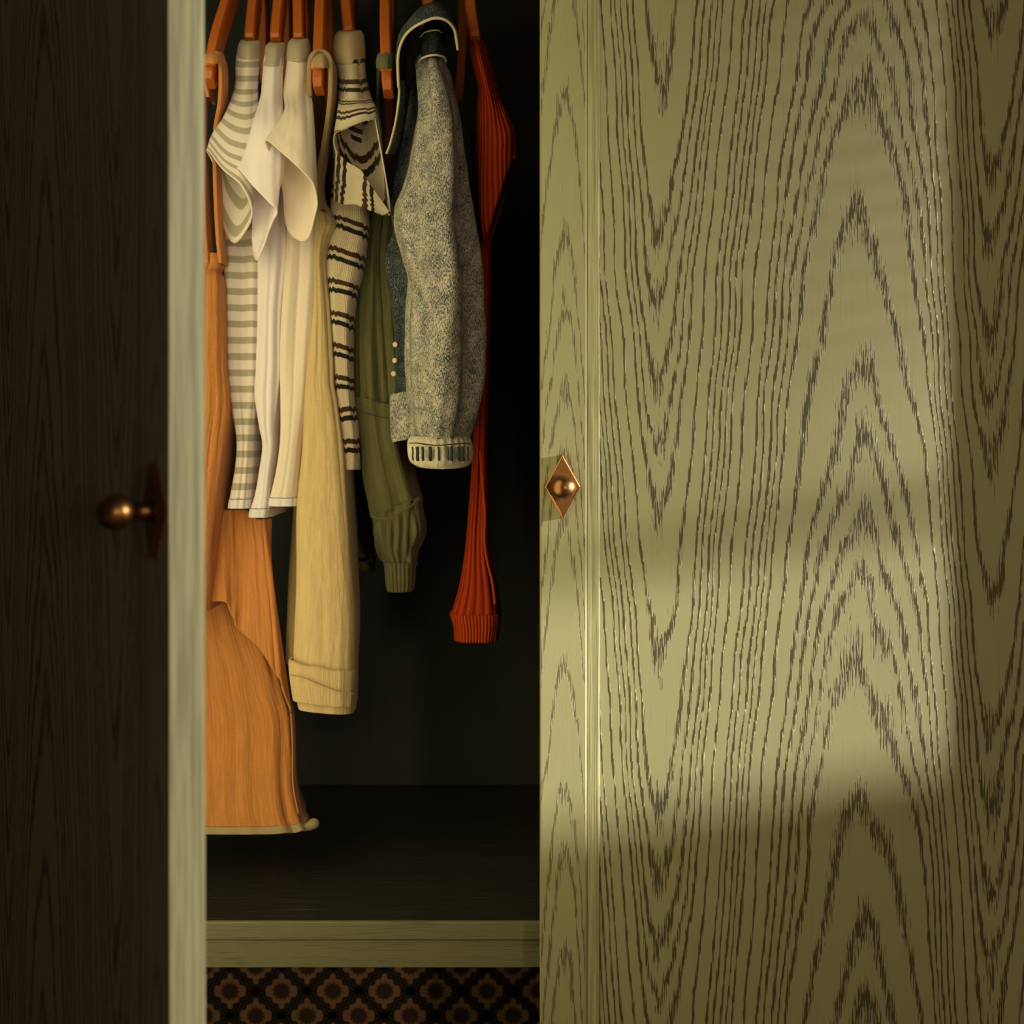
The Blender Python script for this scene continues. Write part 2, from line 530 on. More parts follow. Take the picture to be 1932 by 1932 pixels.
# unseen blockers added to cut and soften the low sun on the door
XC = 6.0
YC = -(XC - .028) * math.tan(GRAZE) - .10
tag(box('sun_blocker_wall', XC, XC + .12, YC, 2.0, 0, CAM_H + .625, M['wall']), kind='structure')
scr = tag(box('sun_blocker_frame_1', XC, XC + .10, 1.9, 2.0, CAM_H + .625, 3.6, M['hanger']), kind='structure')
for k in range(44):
    zz = CAM_H + 1.035 + k * .030
    box('sun_blocker_slat', XC + .02, XC + .03, YC, 1.95, zz, zz + min(.021, .004 + .0014 * k), M['hanger'], scr)  # added strips, wider upwards, to dim the sun towards the door top
yp = -(XC - .06) * math.tan(GRAZE)
box('sun_blocker_post', XC + .02, XC + .05, yp - .016, yp + .016, CAM_H + .90, 3.4, M['hanger'], scr)  # unseen upright added to dim the door near its free edge
box('sun_blocker_slat', XC + .02, XC + .05, YC, 1.95, CAM_H + .872, CAM_H + .900, M['hanger'], scr)

# ------------------------------------------------------------------ wardrobe
XH_L, XH_R = -.526, .578
W_DOOR = .55
ward = empty('wardrobe', (0, .3, 0), 'sage green wood-grain wardrobe with one door closed and the other ajar', 'wardrobe')
YF, YB = .028, .599
Z_SH = CAM_H - (1740 - HZ) / F * 1.358
Z_SHB = CAM_H - (1774 - HZ) / F * 1.358
Z_RL = CAM_H - (1826 - HZ) / F * 1.361
box('side_panel', XH_L - .02, XH_L, YF, YB + .02, .06, 2.12, M['inside'], ward)
box('side_panel', XH_R, XH_R + .02, YF, YB + .02, .06, 2.12, M['inside'], ward)
box('top_panel', XH_L - .02, XH_R + .02, YF, YB + .02, 2.12, 2.14, M['rail'], ward)
box('bottom_panel', XH_L - .02, XH_R + .02, YF, YB + .02, .04, .06, M['rail'], ward)
box('back_panel', XH_L, XH_R, YB, YB + .012, Z_SHB, 2.12, M['back'], ward)
box('lower_back_panel', XH_L, XH_R, YB, YB + .012, .06, Z_SHB, M['paper'], ward)['label'] = 'brown back board printed with dark ogee medallions'
box('shelf', XH_L, XH_R, .064, YB, Z_SHB, Z_SH, M['inside'], ward)['label'] = 'dark satin shelf board'
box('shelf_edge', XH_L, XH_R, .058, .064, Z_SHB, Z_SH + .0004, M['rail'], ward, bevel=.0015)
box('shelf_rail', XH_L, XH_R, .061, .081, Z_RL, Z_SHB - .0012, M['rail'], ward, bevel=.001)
for x in (XH_L - .01, XH_R - .02):
    for y in (.05, .53):
        box('foot', x - .0, x + .03, y, y + .03, 0, .04, M['rail'], ward)

A_S = [(1015, 14), (1127, 14), (1200, 12), (1225, 6), (1240, 0), (1255, -5), (1290, -8), (1330, -12), (1450, -11), (1485, -8), (1520, -5.5),
       (1560, -4), (1600, -2.6), (1625, 0), (1648, 2.6), (1690, 3.6), (1730, 5.5), (1752, 10), (1770, 14), (1830, 13), (1850, 6), (1868, 0),
       (1885, -5), (1932, -9), (2010, -11), (2080, 0), (2100, 6), (2300, 12)]
xs = np.arange(1000, 2301, 1.0)
sl_ = np.interp(xs, [q[0] for q in A_S], [q[1] for q in A_S])
A_P = np.cumsum(sl_); A_P -= np.interp(1625, xs, A_P)
def warp(px, py):
    return 60 * mnoise.noise(Vector((px / 110, py / 300, 1.7))) + 26 * mnoise.noise(Vector((px / 38, py / 200, 5.2)))
dx_ = np.abs(xs - 1625)
A_R = A_P - 60 * np.exp(-(dx_ / 50.0) ** 2)      # broad flat-topped arches
A_R -= np.interp(1625, xs, A_R)
def ring_panel(px, py):
    c = (py - .55 * np.interp(px, xs, A_P)) % PERIOD
    q = py % PERIOD
    wr_ = min(max((q - 480) / 200, 0), 1) * min(max((1140 - q) / 160, 0), 1) if q > 300 else min(max((60 - q) / 60, 0), 1)
    wr_ *= max(0, 1 - abs(px - 1640) / 330)
    xw = px + 9 * mnoise.noise(Vector((.3, py / 170, 9.1))) + (16 - 26 * wr_) * max(0, 1 - abs(px - 1625) / 120)
    a = np.interp(xw, xs, A_P) * (1 - wr_) + np.interp(xw, xs, A_R) * wr_
    return (py - a + warp(px, py)) / PERIOD + 20
B_S = [(1000, -9), (1040, -8), (1055, -3), (1062, 0), (1070, 4), (1090, 12), (1110, 18)]
A_ST = np.cumsum(np.interp(xs, [q[0] for q in B_S], [q[1] for q in B_S])); A_ST -= np.interp(1062, xs, A_ST)
def ring_stile(px, py):
    return (py * 1.0 + 250 - np.interp(px, xs, A_ST) + warp(px + 700, py)) / PERIOD + 20

def steep_of(px):
    return float(np.clip(abs(np.interp(px, xs, sl_)) / 10.0, 0, 1))
def grid(x0, x1, z0, z1, y, nx, nz, ringf, flip):
    """front face grid in door space: x measured from the free edge, so px = 1015 + x/PX"""
    V, R, Fa = [], [], []
    for i in range(nx + 1):
        for k in range(nz + 1):
            x = x0 + (x1 - x0) * i / nx; z = z0 + (z1 - z0) * k / nz
            V.append((x * flip, y, z)); R.append(ringf(1015 + x / PX, HZ - (z - CAM_H) / PX))
    for i in range(nx):
        for k in range(nz):
            q = (i * (nz + 1) + k, (i + 1) * (nz + 1) + k, (i + 1) * (nz + 1) + k + 1, i * (nz + 1) + k + 1)
            Fa.append(q if flip > 0 else q[::-1])
    return V, R, Fa

ZD0, ZD1 = .07, 2.10
TH = .026
ST = 88 * PX
MW = 24 * PX
def make_door(side):
    """local frame: x = 0 at the free edge, growing towards the hinge (times flip), front face at y = 0"""
    flip = 1 if side == 'right' else -1
    V, R, Fa = grid(0.0008, ST - .0016, ZD0, ZD1, 0, 24, 150, ring_stile, flip)
    n = len(V)
    def add(vf):
        nonlocal V, R, Fa
        k = len(V)
        V += [tuple((q[0] * flip, q[1], q[2])) for q in vf[0]]; R += [20.25] * len(vf[0])
        Fa += [tuple(i + k for i in q) for q in vf[1]]
    # solid body: free-edge stile, hinge stile, rails
    pg = [(0, .0006), (0, TH - .0040), (.0005, TH - .0022), (.0018, TH - .0007), (.0036, TH), (ST - .0004, TH), (ST - .0004, .0010), (ST - .0020, .0007)]
    add(([(x, y, z) for z in (ZD0, ZD1) for x, y in pg], [(i, (i + 1) % 8, 8 + (i + 1) % 8, 8 + i) for i in range(8)] + [tuple(range(8)), tuple(range(8, 16))]))
    add(([(ST - .0016, 0, ZD0), (ST + .0001, .0005, ZD0), (ST + .0001, .0005, ZD1), (ST - .0016, 0, ZD1)], [(0, 1, 2, 3)]))
    add(box_vf(W_DOOR - ST, W_DOOR, 0, TH, ZD0, ZD1))
    add(box_vf(ST - .0004, W_DOOR - ST, 0, TH, ZD0, ZD0 + ST)); add(box_vf(ST - .0004, W_DOOR - ST, 0, TH, ZD1 - ST, ZD1))
    # narrow rounded shoulder at the inner edge of the stile
    d = mesh_obj('door', V, Fa, M['stile'], None, attrs={'ring': R, 'steep': [.4] * len(R)}, local=True)
    fix_normals(d)
    d.data.materials.append(M['edge'])
    for p in d.data.polygons:
        if abs(p.normal.x) > .3: p.material_index = 1
    d.parent = ward
    W2 = W_DOOR - 2 * ST
    mo = []
    for (x0, x1, z0, z1) in ((ST, ST + MW, ZD0 + ST, ZD1 - ST), (W_DOOR - ST - MW, W_DOOR - ST, ZD0 + ST, ZD1 - ST),
                             (ST + MW, W_DOOR - ST - MW, ZD0 + ST, ZD0 + ST + MW), (ST + MW, W_DOOR - ST - MW, ZD1 - ST - MW, ZD1 - ST)):
        mo.append(box_vf(min(x0 * flip, x1 * flip), max(x0 * flip, x1 * flip), .0012, TH - .004, z0, z1))
    v, f = join(mo)
    o = mesh_obj('moulding', v, f, M['edge'], d, local=True); fix_normals(o)
    bv = o.modifiers.new('bevel', 'BEVEL'); bv.width = .0008; bv.segments = 2
    V, R, Fa = grid(ST + MW - .001, W_DOOR - ST - MW + .001, ZD0 + ST + MW - .001, ZD1 - ST - MW + .001, .0024, 190, 150, ring_panel, flip)
    pv, pf = box_vf(*sorted(((ST + MW - .001) * flip, (W_DOOR - ST - MW + .001) * flip)), .0030, TH - .006, ZD0 + ST + MW - .001, ZD1 - ST - MW + .001)
    k = len(V); V += pv; R += [20.25] * 8; Fa += [tuple(i + k for i in q) for q in pf]
    o = mesh_obj('panel', V, Fa, M['panel'], d, attrs={'ring': R, 'steep': [steep_of(1015 + abs(q[0]) / PX) for q in V]}, local=True)
    fix_normals(o)
    # knob
    kx = 42 * PX * flip; kz = CAM_H - 90 * PX
    hw, hh = 33.5 * PX, 60 * PX
    rh = lambda s, y: [(kx - hw * s, y, kz), (kx, y, kz - hh * s), (kx + hw * s, y, kz), (kx, y, kz + hh * s)]
    V = rh(1, 0.0) + rh(1, -.0042) + rh(.93, -.0050) + rh(.90, -.0044) 
    Fa = []
    for i in range(3):
        for j in range(4):
            Fa.append((i * 4 + j, i * 4 + (j + 1) % 4, (i + 1) * 4 + (j + 1) % 4, (i + 1) * 4 + j))
    Fa.append((12, 13, 14, 15)); Fa.append((3, 2, 1, 0))
    o = mesh_obj('knob_plate', V, Fa, M['brass'], d, local=True); fix_normals(o)
    prof = [(.0068, -.004), (.0066, -.008), (.0058, -.011), (.0056, -.0165)]
    rb = .0122; cy = -.0275
    for q in range(1, 13):
        a = math.radians(28 + (180 - 28) * q / 12)
        prof.append((max(rb * math.sin(a), .00002), cy + rb * math.cos(a)))
    ns = 32
    V = [(kx + r * math.cos(2 * math.pi * j / ns), y, kz + r * math.sin(2 * math.pi * j / ns)) for r, y in prof for j in range(ns)]
    Fa = [(i * ns + j, i * ns + (j + 1) % ns, (i + 1) * ns + (j + 1) % ns, (i + 1) * ns + j) for i in range(len(prof) - 1) for j in range(ns)]
    Fa.append(tuple(range(ns)))
    o = mesh_obj('knob', V, Fa, M['brass'], d, smooth=True, local=True); fix_normals(o)
    return d

dr = make_door('right')
dr.location = (XH_R - W_DOOR - 0, -.3, 0)
dr['label'] = 'closed right-hand door with cathedral wood grain'
dl = make_door('left')
TH_L = math.radians(56.2)
dl['label'] = 'open left-hand door in shade, seen edge-on'
# hinge at local (-W,0): rotate about it
R_ = Matrix.Rotation(-TH_L, 4, 'Z')
hinge = Vector((XH_L, 0, 0))
free = hinge + (R_ @ Vector((W_DOOR, 0, 0)))
dl.rotation_euler = (0, math.radians(-.18), -TH_L)
dl.location = (free.x - math.sin(math.radians(.18)) * CAM_H * -1 * .0, free.y - .3, 0)

# hanging rod
Z_ROD = 1.945; Y_ROD = .315
rod = empty('clothes_rod', (0, Y_ROD, Z_ROD))
v, f = tube_vf([(XH_L, Y_ROD, Z_ROD), (XH_R, Y_ROD, Z_ROD)], .0125, 16)
bpy.data.objects.remove(rod)
r_ = mesh_obj('clothes_rod', v, f, M['steel'], ward, smooth=True)

# ------------------------------------------------------------------ hangers
def make_hanger(label, front, top_px, tip=True):
    """front: px,py,d points of the front arm, from the neck out to the tip"""
    fp = pts(front)
    neck = fp[0]
    root = empty('clothes_hanger', tuple(neck), label, 'hanger', 'wooden hangers on the wardrobe rod')
    path = cr(fp, 26, False)
    back = [np.array((2 * neck[0] - p[0], 2 * neck[1] - p[1], p[2])) for p in path[::-1]]
    full = np.array(list(back[:-1]) + list(path))
    n = len(full)
    V, Fa = [], []
    for i, p in enumerate(full):
        t = full[min(i + 1, n - 1)] - full[max(i - 1, 0)]; t /= np.linalg.norm(t)
        side = np.cross(t, (0, 0, 1.0)) if abs(t[2]) < .999 else np.array((1.0, 0, 0))
        side = np.array((1.0, 0, 0)) - t * t[0]; side /= np.linalg.norm(side)
        up = np.cross(side, t); up /= np.linalg.norm(up)
        e = min(i, n - 1 - i) / (n / 2)
        hh = .012 + .006 * e; hw = .0062
        if min(i, n - 1 - i) == 0: hh *= .82; hw *= .86
        r = .28
        for a, b in ((-1, -1 + r), (-1 + r, -1), (1 - r, -1), (1, -1 + r), (1, 1 - r), (1 - r, 1), (-1 + r, 1), (-1, 1 - r)):
            V.append(p + side * hw * a + up * hh * b)
    for i in range(n - 1):
        for k in range(8):
            Fa.append((i * 8 + k, i * 8 + (k + 1) % 8, (i + 1) * 8 + (k + 1) % 8, (i + 1) * 8 + k))
    Fa.append(tuple(range(8))); Fa.append(tuple((n - 1) * 8 + k for k in range(8)))
    o = mesh_obj('arm', V, Fa, M['hanger'], root); fix_normals(o)
    bvm = o.modifiers.new('bevel', 'BEVEL'); bvm.width = .0006; bvm.segments = 1
    # wire hook over the rod
    hk = [neck + np.array((0, 0, -.005)), neck + np.array((0, 0, .02))]
    zc = Z_ROD
    hk.append(np.array((neck[0], Y_ROD - .004, zc - .0165)))
    for q in range(0, 11):
        a = math.radians(-60 + 235 * q / 10)
        hk.append(np.array((neck[0], Y_ROD + .0148 * math.cos(a) , zc + .0148 * math.sin(a))))
    v, f = tube_vf(hk, .0017, 8)
    mesh_obj('hook', v, f, M['steel'], root, smooth=True)
    if tip:
        tp = fp[-1]
        # notch rim at the shoulder end
        q = path[-4]
        v, f = box_vf(q[0] - .0066, q[0] + .0066, q[1] - .017, q[1] - .010, q[2] - .004, q[2] + .002)
        o = mesh_obj('notch_rim', v, f, M['hanger_rim'], root); fix_normals(o)
    return root

def arm_in(x0, x1, x2, xn, yt=82):
    return [(xn, -95, 1.615), (x0 + (x0 - x1) * .3, -50, 1.56), (x0, 0, 1.522), (x1, 50, 1.500), (x2, yt, 1.488)]
def arm(x0, x1, x2, ytip=165, dtip=1.425, x_n=None):
    xn = x_n if x_n is not None else x0
    return [(xn, -95, 1.615), (x0 + (x0 - x1) * .3, -50, 1.545), (x0, 0, 1.492), (x1, 85, 1.445), (x2, ytip, dtip)]
H = [
    ('wooden hanger beside the open door, holding the rust romper', arm(434, 408, 396, 158, 1.425, 470), True),
    ('wooden hanger inside the grey striped t-shirt', arm_in(481, 476, 473, 490), False),
    ('wooden hanger inside the bright cream t-shirt', arm_in(529, 524, 521, 536), False),
    ('wooden hanger inside the plain beige t-shirt', arm_in(564, 565, 565, 570), False),
    ('wooden hanger with bare tip holding the sand romper', arm(607, 604, 602, 172, 1.425, 615), True),
    ('wooden hanger inside the black and cream striped t-shirt', arm_in(653, 657, 659, 658, 70), False),
    ('wooden hanger with bare tip holding the olive romper', arm(728, 729, 733, 178, 1.425, 733), True),
    ('wooden hanger inside the denim jacket', arm_in(808, 812, 815, 806, 70), False),
    ('rightmost wooden hanger, holding the brick red knit', arm_in(887, 892, 897, 880, 80), False),
]
for lb, fr_, tp_ in H: make_hanger(lb, fr_, None, tp_)

# ------------------------------------------------------------------ garments
def garment(name, px, py, d, label, cat, group=None):
    return empty(name, tuple(P(px, py, d)), label, cat, group)

def sring(l, r, y, df, db, tilt=0):
    """sleeve ring: l,r px, front/back depth"""
    m = (l + r) / 2; w_ = (r - l)
    return pts([(l, y, (df + db) / 2), (l + .15 * w_, y + tilt * .7, df + .2 * (db - df)), (m, y + tilt, df), (r - .15 * w_, y + tilt * .7, df + .2 * (db - df)),
                (r, y, (df + db) / 2), (r - .15 * w_, y - tilt * .7, db - .2 * (db - df)), (m, y - tilt, db), (l + .15 * w_, y - tilt * .7, db - .2 * (db - df))])

def ribbon(name, path, wd, th, mat, parent, nv=50):
    """strap: flat in depth, thin across"""
    rings = []
    for (px, py, d) in path:
        p = P(px, py, d)
        rings.append([p + np.array((-th, 0, 0)), p + np.array((-th, -wd * .5, 0)), p + np.array((0, -wd * .52, 0)), p + np.array((th, -wd * .5, 0)),
                      p + np.array((th, 0, 0)), p + np.array((th, wd * .5, 0)), p + np.array((0, wd * .52, 0)), p + np.array((-th, wd * .5, 0))])
    return loft(name, rings, mat, parent, nu=16, nv=nv, solid=0)

def seam(name, path, r, mat, parent, n=40):
    p = cr(pts(path), n, False)
    v, f = tube_vf(p, r, 6)
    return mesh_obj(name, v, f, mat, parent, smooth=True)

def hem_band(name, rings, mat, parent, grow=.0012, **kw):
    """slightly larger copy of the last rings of a loft"""
    out = []
    for r in rings:
        r = np.asarray(r, float); c = r.mean(0)
        d = r - c; ln = np.linalg.norm(d[:, :2], axis=1, keepdims=True) + 1e-6
        out.append(r + d / ln * grow * np.array((1, 1, 0)))
    return loft(name, out, mat, parent, **kw)

# --- rust romper, leftmost
g = garment('muslin_romper', 450, 1560, 1.47, 'rust orange muslin romper reaching the shelf, next to the open door', 'romper')
ribbon('strap', [(398, 190, 1.46), (392, 140, 1.455), (396, 112, 1.45), (408, 104, 1.44), (419, 112, 1.435), (422, 150, 1.435), (420, 200, 1.44), (412, 250, 1.44), (411, 330, 1.44), (415, 430, 1.44), (421, 500, 1.44)], .03, .0022, M['rust'], g)
ribbon('strap', [(385, 130, 1.47), (384, 250, 1.46), (390, 400, 1.45), (396, 500, 1.45)], .03, .0022, M['rust'], g)
loft('strap_loop', [sring(380, 424, 118, 1.403, 1.46, 2), sring(382, 423, 108, 1.405, 1.46, 2), sring(390, 419, 101, 1.412, 1.46, 2), sring(400, 412, 98, 1.43, 1.455, 1)], M['rust'], g, nv=14)
gath = lambda u, v: .0018 * math.sin(u * 2 * math.pi * 34) * (1 - v)
rA = [body_ring(482, 380, 419, 1.44, 1.70), body_ring(500, 378, 423, 1.438, 1.70), body_ring(515, 378, 417, 1.444, 1.70), body_ring(530, 374, 421, 1.436, 1.70), body_ring(600, 370, 423, 1.43, 1.70), body_ring(690, 365, 425, 1.43, 1.70),
      body_ring(760, 360, 431, 1.43, 1.70), body_ring(830, 350, 424, 1.43, 1.70), body_ring(900, 340, 416, 1.43, 1.69), body_ring(970, 330, 408, 1.432, 1.68), body_ring(1060, 322, 402, 1.435, 1.66), body_ring(1150, 315, 399, 1.44, 1.62)]
loft('bodice', rA, M['rust'], g, fold=.003, fu=10, fv=2, seed=1, nv=90)
# near leg: a panel whose lower border is the crotch curve, its right side running into the outer seam
crv = [(372, 1141), (426, 1137), (446, 1183), (484, 1217), (508, 1252), (529, 1290), (547, 1345)]
mid_ = [(376, 1030), (422, 1030), (450, 1050), (478, 1065), (498, 1078), (509, 1090), (516, 1105)]
top = [(392, 962), (424, 962), (446, 962), (468, 964), (486, 979), (499, 979), (510, 979)]
S = []
for row, dd in ((top, 1.485), (mid_, 1.472), (crv, 1.460)):
    S.append(pts([(x, y, dd + .004 * math.sin(x / 17) + (.012 if k == 6 else 0)) for k, (x, y) in enumerate(row)]))
loft('leg', S, M['rust'], g, nu=80, nv=60, closed=False, fold=.006, fu=12, fv=1.0, seed=3, solid=.0022)
rC = [body_ring(1120, 330, 470, 1.510, 1.70), body_ring(1180, 325, 490, 1.500, 1.72), body_ring(1250, 322, 519, 1.495, 1.74), body_ring(1300, 318, 533, 1.49, 1.74), body_ring(1350, 316, 548, 1.485, 1.74), body_ring(1410, 314, 552, 1.48, 1.74), body_ring(1480, 312, 554, 1.472, 1.74),
      body_ring(1530, 310, 563, 1.465, 1.74), body_ring(1552, 308, 570, 1.462, 1.74)]
loft('leg', rC, M['rust'], g, fold=.006, fu=15, fv=.8, seed=4, nv=70, nu=110)
rD = [body_ring(1551, 308, 570, 1.461, 1.74), body_ring(1558, 307, 573, 1.460, 1.74), body_ring(1565, 306, 576, 1.459, 1.74)]
hem_band('hem', rD, M['rust_hem'], g, grow=.0010, nv=8, nu=110, fold=.006, fu=15, fv=.1, seed=4.097, solid=.0022)
# curled hem corner
v, f = tube_vf(cr(pts([(568, 1563, 1.475), (582, 1559, 1.48), (592, 1554, 1.485), (599, 1554, 1.49)]), 12, False), [.003, .0035, .004, .0045, .005, .0055, .0058, .006, .006, .0055, .0045, .002], 10)
mesh_obj('hem_corner', v, f, M['rust_hem'], g, smooth=True)
seam('leg_seam', [(549, 1345, 1.478), (552, 1407, 1.473), (553, 1480, 1.466), (563, 1535, 1.458)], .0010, M['rust'], g)

# --- grey striped t-shirt
g = garment('striped_tshirt', 460, 958, 1.46, 'white and grey striped t-shirt, second garment from the open door', 't-shirt', 't-shirts on wooden hangers')
rb = [body_ring(150, 452, 484, 1.475, 1.74), body_ring(260, 440, 486, 1.47, 1.76), body_ring(400, 430, 489, 1.463, 1.77, .006), body_ring(500, 426, 492, 1.458, 1.77, .010), body_ring(640, 426, 491, 1.455, 1.77, .009), body_ring(730, 432, 488, 1.455, 1.77, .007),
      body_ring(780, 442, 482, 1.456, 1.77, .005), body_ring(830, 450, 479, 1.457, 1.77, .002), body_ring(880, 447, 478, 1.455, 1.77), body_ring(940, 436, 475, 1.452, 1.77)]
loft('body', rb, M['grey_stripe'], g, fold=.0022, fu=10, fv=1.5, seed=5, nv=100)
hem_band('hem', [body_ring(941, 435.5, 475, 1.452, 1.77), body_ring(950, 434, 474.5, 1.4515, 1.77), body_ring(958, 433, 474, 1.451, 1.77)], M['white_band'], g, grow=.0006, nv=8, fold=.002, fu=10, fv=.1, seed=5.2)
sl2 = [sring(455, 489, 84, 1.470, 1.50, 3), sring(450, 490, 96, 1.458, 1.50, 3), sring(446, 488, 120, 1.452, 1.495, 3), sring(444, 485, 165, 1.44, 1.485, 4),
       pts([(424, 217, 1.43), (440, 228, 1.42), (462, 235, 1.415), (478, 230, 1.42), (486, 220, 1.435), (480, 225, 1.46), (462, 235, 1.465), (438, 225, 1.455)]),
       pts([(400, 255, 1.42), (426, 285, 1.408), (456, 298, 1.405), (476, 302, 1.412), (484, 300, 1.425), (470, 330, 1.455), (440, 310, 1.46), (414, 268, 1.445)]),
       pts([(390, 283, 1.412), (420, 320, 1.402), (452, 348, 1.400), (472, 385, 1.405), (473, 415, 1.416), (442, 459, 1.436), (415, 408, 1.45), (410, 330, 1.44)])]
loft('sleeve', sl2, M['grey_stripe'], g, fold=.0010, fu=8, fv=2, seed=6, nv=60)
loft('shoulder_binding', [sring(456, 488, 76, 1.474, 1.50, 2), sring(451, 491, 84, 1.462, 1.502, 2), sring(449, 491, 95, 1.456, 1.502, 3), sring(448, 490, 108, 1.4515, 1.50, 3)], M['binding'], g, nv=14)

# --- cream t-shirt
g = garment('plain_tshirt', 495, 974, 1.45, 'bright cream plain t-shirt between the grey striped and beige ones', 't-shirt', 't-shirts on wooden hangers')
rb = [body_ring(150, 500, 532, 1.468, 1.74), body_ring(260, 492, 534, 1.462, 1.76), body_ring(400, 490, 540, 1.455, 1.77), body_ring(480, 490, 542, 1.45, 1.77), body_ring(590, 490, 532, 1.447, 1.77), body_ring(690, 487, 531, 1.445, 1.77),
      body_ring(741, 484, 528, 1.445, 1.77), body_ring(800, 492, 521, 1.446, 1.77), body_ring(842, 499, 520, 1.447, 1.77), body_ring(893, 492, 514, 1.445, 1.77), body_ring(930, 485, 512, 1.443, 1.77), body_ring(958, 476, 512, 1.441, 1.77)]
loft('body', rb, M['cream'], g, fold=.0024, fu=9, fv=2, seed=7, nv=100)
hem_band('hem', [body_ring(959, 475.5, 512, 1.441, 1.77), body_ring(967, 474, 511, 1.4405, 1.77), body_ring(975, 473, 509, 1.44, 1.77)], M['white_band'], g, grow=.0006, nv=8, fold=.002, fu=9, fv=.1, seed=7.2)
sl3 = [sring(508, 536, 86, 1.468, 1.50, 3), sring(500, 536, 105, 1.455, 1.495, 3), sring(497, 533, 135, 1.445, 1.49, 4), sring(493, 533, 178, 1.43, 1.48, 4),
       pts([(480, 225, 1.42), (494, 235, 1.405), (512, 240, 1.402), (526, 236, 1.408), (533, 228, 1.42), (526, 232, 1.45), (508, 240, 1.452), (490, 230, 1.44)]),
       pts([(462, 288, 1.408), (480, 305, 1.396), (505, 315, 1.393), (526, 318, 1.398), (535, 315, 1.41), (520, 350, 1.44), (496, 340, 1.445), (474, 305, 1.43)]),
       pts([(448, 321, 1.402), (478, 352, 1.392), (508, 383, 1.390), (522, 400, 1.394), (508, 436, 1.405), (487, 490, 1.42), (477, 470, 1.436), (476, 400, 1.43)])]
loft('sleeve', sl3, M['cream'], g, fold=.0014, fu=8, fv=2, seed=8, nv=60)
loft('shoulder_binding', [sring(510, 535, 80, 1.472, 1.50, 2), sring(502, 538, 88, 1.460, 1.50, 2), sring(500, 536, 104, 1.4525, 1.498, 3), sring(496, 534, 122, 1.447, 1.496, 4)], M['binding'], g, nv=14)

# --- beige t-shirt
g = garment('plain_tshirt', 540, 955, 1.45, 'beige plain t-shirt, right of the bright cream one', 't-shirt', 't-shirts on wooden hangers')
rb = [body_ring(150, 545, 585, 1.468, 1.74), body_ring(260, 545, 592, 1.46, 1.76), body_ring(400, 545, 597, 1.45, 1.77), body_ring(480, 542, 598, 1.446, 1.77, .005), body_ring(600, 534, 592, 1.443, 1.77, .007), body_ring(690, 532, 587, 1.442, 1.77, .005),
      body_ring(760, 534, 582, 1.442, 1.77, .002), body_ring(830, 534, 573, 1.441, 1.77), body_ring(890, 526, 568, 1.438, 1.77), body_ring(938, 514, 565, 1.436, 1.77)]
loft('body', rb, M['ivory'], g, fold=.0024, fu=9, fv=2, seed=9, nv=100)
hem_band('hem', [body_ring(939, 513.5, 565, 1.436, 1.77), body_ring(946, 512.5, 564, 1.4355, 1.77), body_ring(954, 512, 563.5, 1.435, 1.77)], M['white_band'], g, grow=.0006, nv=8, fold=.002, fu=9, fv=.1, seed=9.2)
sl4 = [sring(549, 582, 80, 1.468, 1.50, 3), sring(543, 586, 100, 1.452, 1.495, 3), sring(541, 585, 130, 1.44, 1.49, 4), sring(536, 586, 172, 1.425, 1.48, 4),
       pts([(538, 208, 1.41), (548, 215, 1.395), (565, 222, 1.388), (582, 220, 1.395), (590, 212, 1.41), (582, 222, 1.445), (562, 228, 1.447), (544, 216, 1.435)]),
       pts([(520, 240, 1.392), (541, 262, 1.378), (566, 282, 1.374), (586, 288, 1.38), (594, 280, 1.395), (584, 320, 1.43), (556, 310, 1.438), (530, 260, 1.42)]),
       pts([(500, 267, 1.384), (540, 296, 1.372), (568, 322, 1.368), (592, 350, 1.374), (597, 395, 1.39), (577, 454, 1.41), (542, 432, 1.425), (532, 350, 1.42)])]
loft('sleeve', sl4, M['ivory'], g, fold=.0012, fu=8, fv=2, seed=10, nv=60)
loft('shoulder_binding', [sring(551, 580, 73, 1.472, 1.50, 2), sring(545, 584, 82, 1.459, 1.50, 2), sring(542, 586, 98, 1.449, 1.498, 3), sring(541, 586, 112, 1.443, 1.496, 4)], M['binding'], g, nv=14)

# --- sand romper
g = garment('muslin_romper', 610, 1340, 1.44, 'sand coloured muslin romper with a rolled trouser cuff', 'romper')
ribbon('strap', [(589, 190, 1.45), (588, 150, 1.445), (590, 120, 1.44), (598, 106, 1.435), (608, 102, 1.43), (619, 107, 1.43), (627, 122, 1.43), (628, 160, 1.43), (625, 210, 1.435), (616, 270, 1.44), (606, 325, 1.445), (604, 360, 1.45), (612, 400, 1.45)], .034, .0026, M['beige_strap'], g, nv=70)
loft('strap_loop', [sring(587, 629, 126, 1.403, 1.46, 2), sring(589, 627, 112, 1.405, 1.46, 2), sring(595, 621, 102, 1.412, 1.46, 2), sring(602, 614, 98, 1.43, 1.455, 1)], M['beige_strap'], g, nv=10)
rb = [body_ring(330, 592, 604, 1.462, 1.72), body_ring(365, 590, 606, 1.458, 1.73), body_ring(400, 590, 624, 1.455, 1.74), body_ring(425, 590, 634, 1.452, 1.74), body_ring(450, 590, 624, 1.452, 1.75), body_ring(490, 592, 616, 1.450, 1.75), body_ring(530, 592, 618, 1.45, 1.75), body_ring(600, 588, 625, 1.447, 1.75), body_ring(680, 582, 630, 1.442, 1.75),
      body_ring(725, 578, 632, 1.44, 1.75), body_ring(756, 576, 638, 1.438, 1.75), body_ring(850, 572, 650, 1.432, 1.74), body_ring(960, 562, 659, 1.428, 1.72), body_ring(1060, 562, 665, 1.424, 1.70), body_ring(1120, 561, 669, 1.422, 1.68), body_ring(1190, 558, 671, 1.42, 1.66),
      body_ring(1250, 556, 669, 1.419, 1.65), body_ring(1310, 558, 667, 1.418, 1.65)]
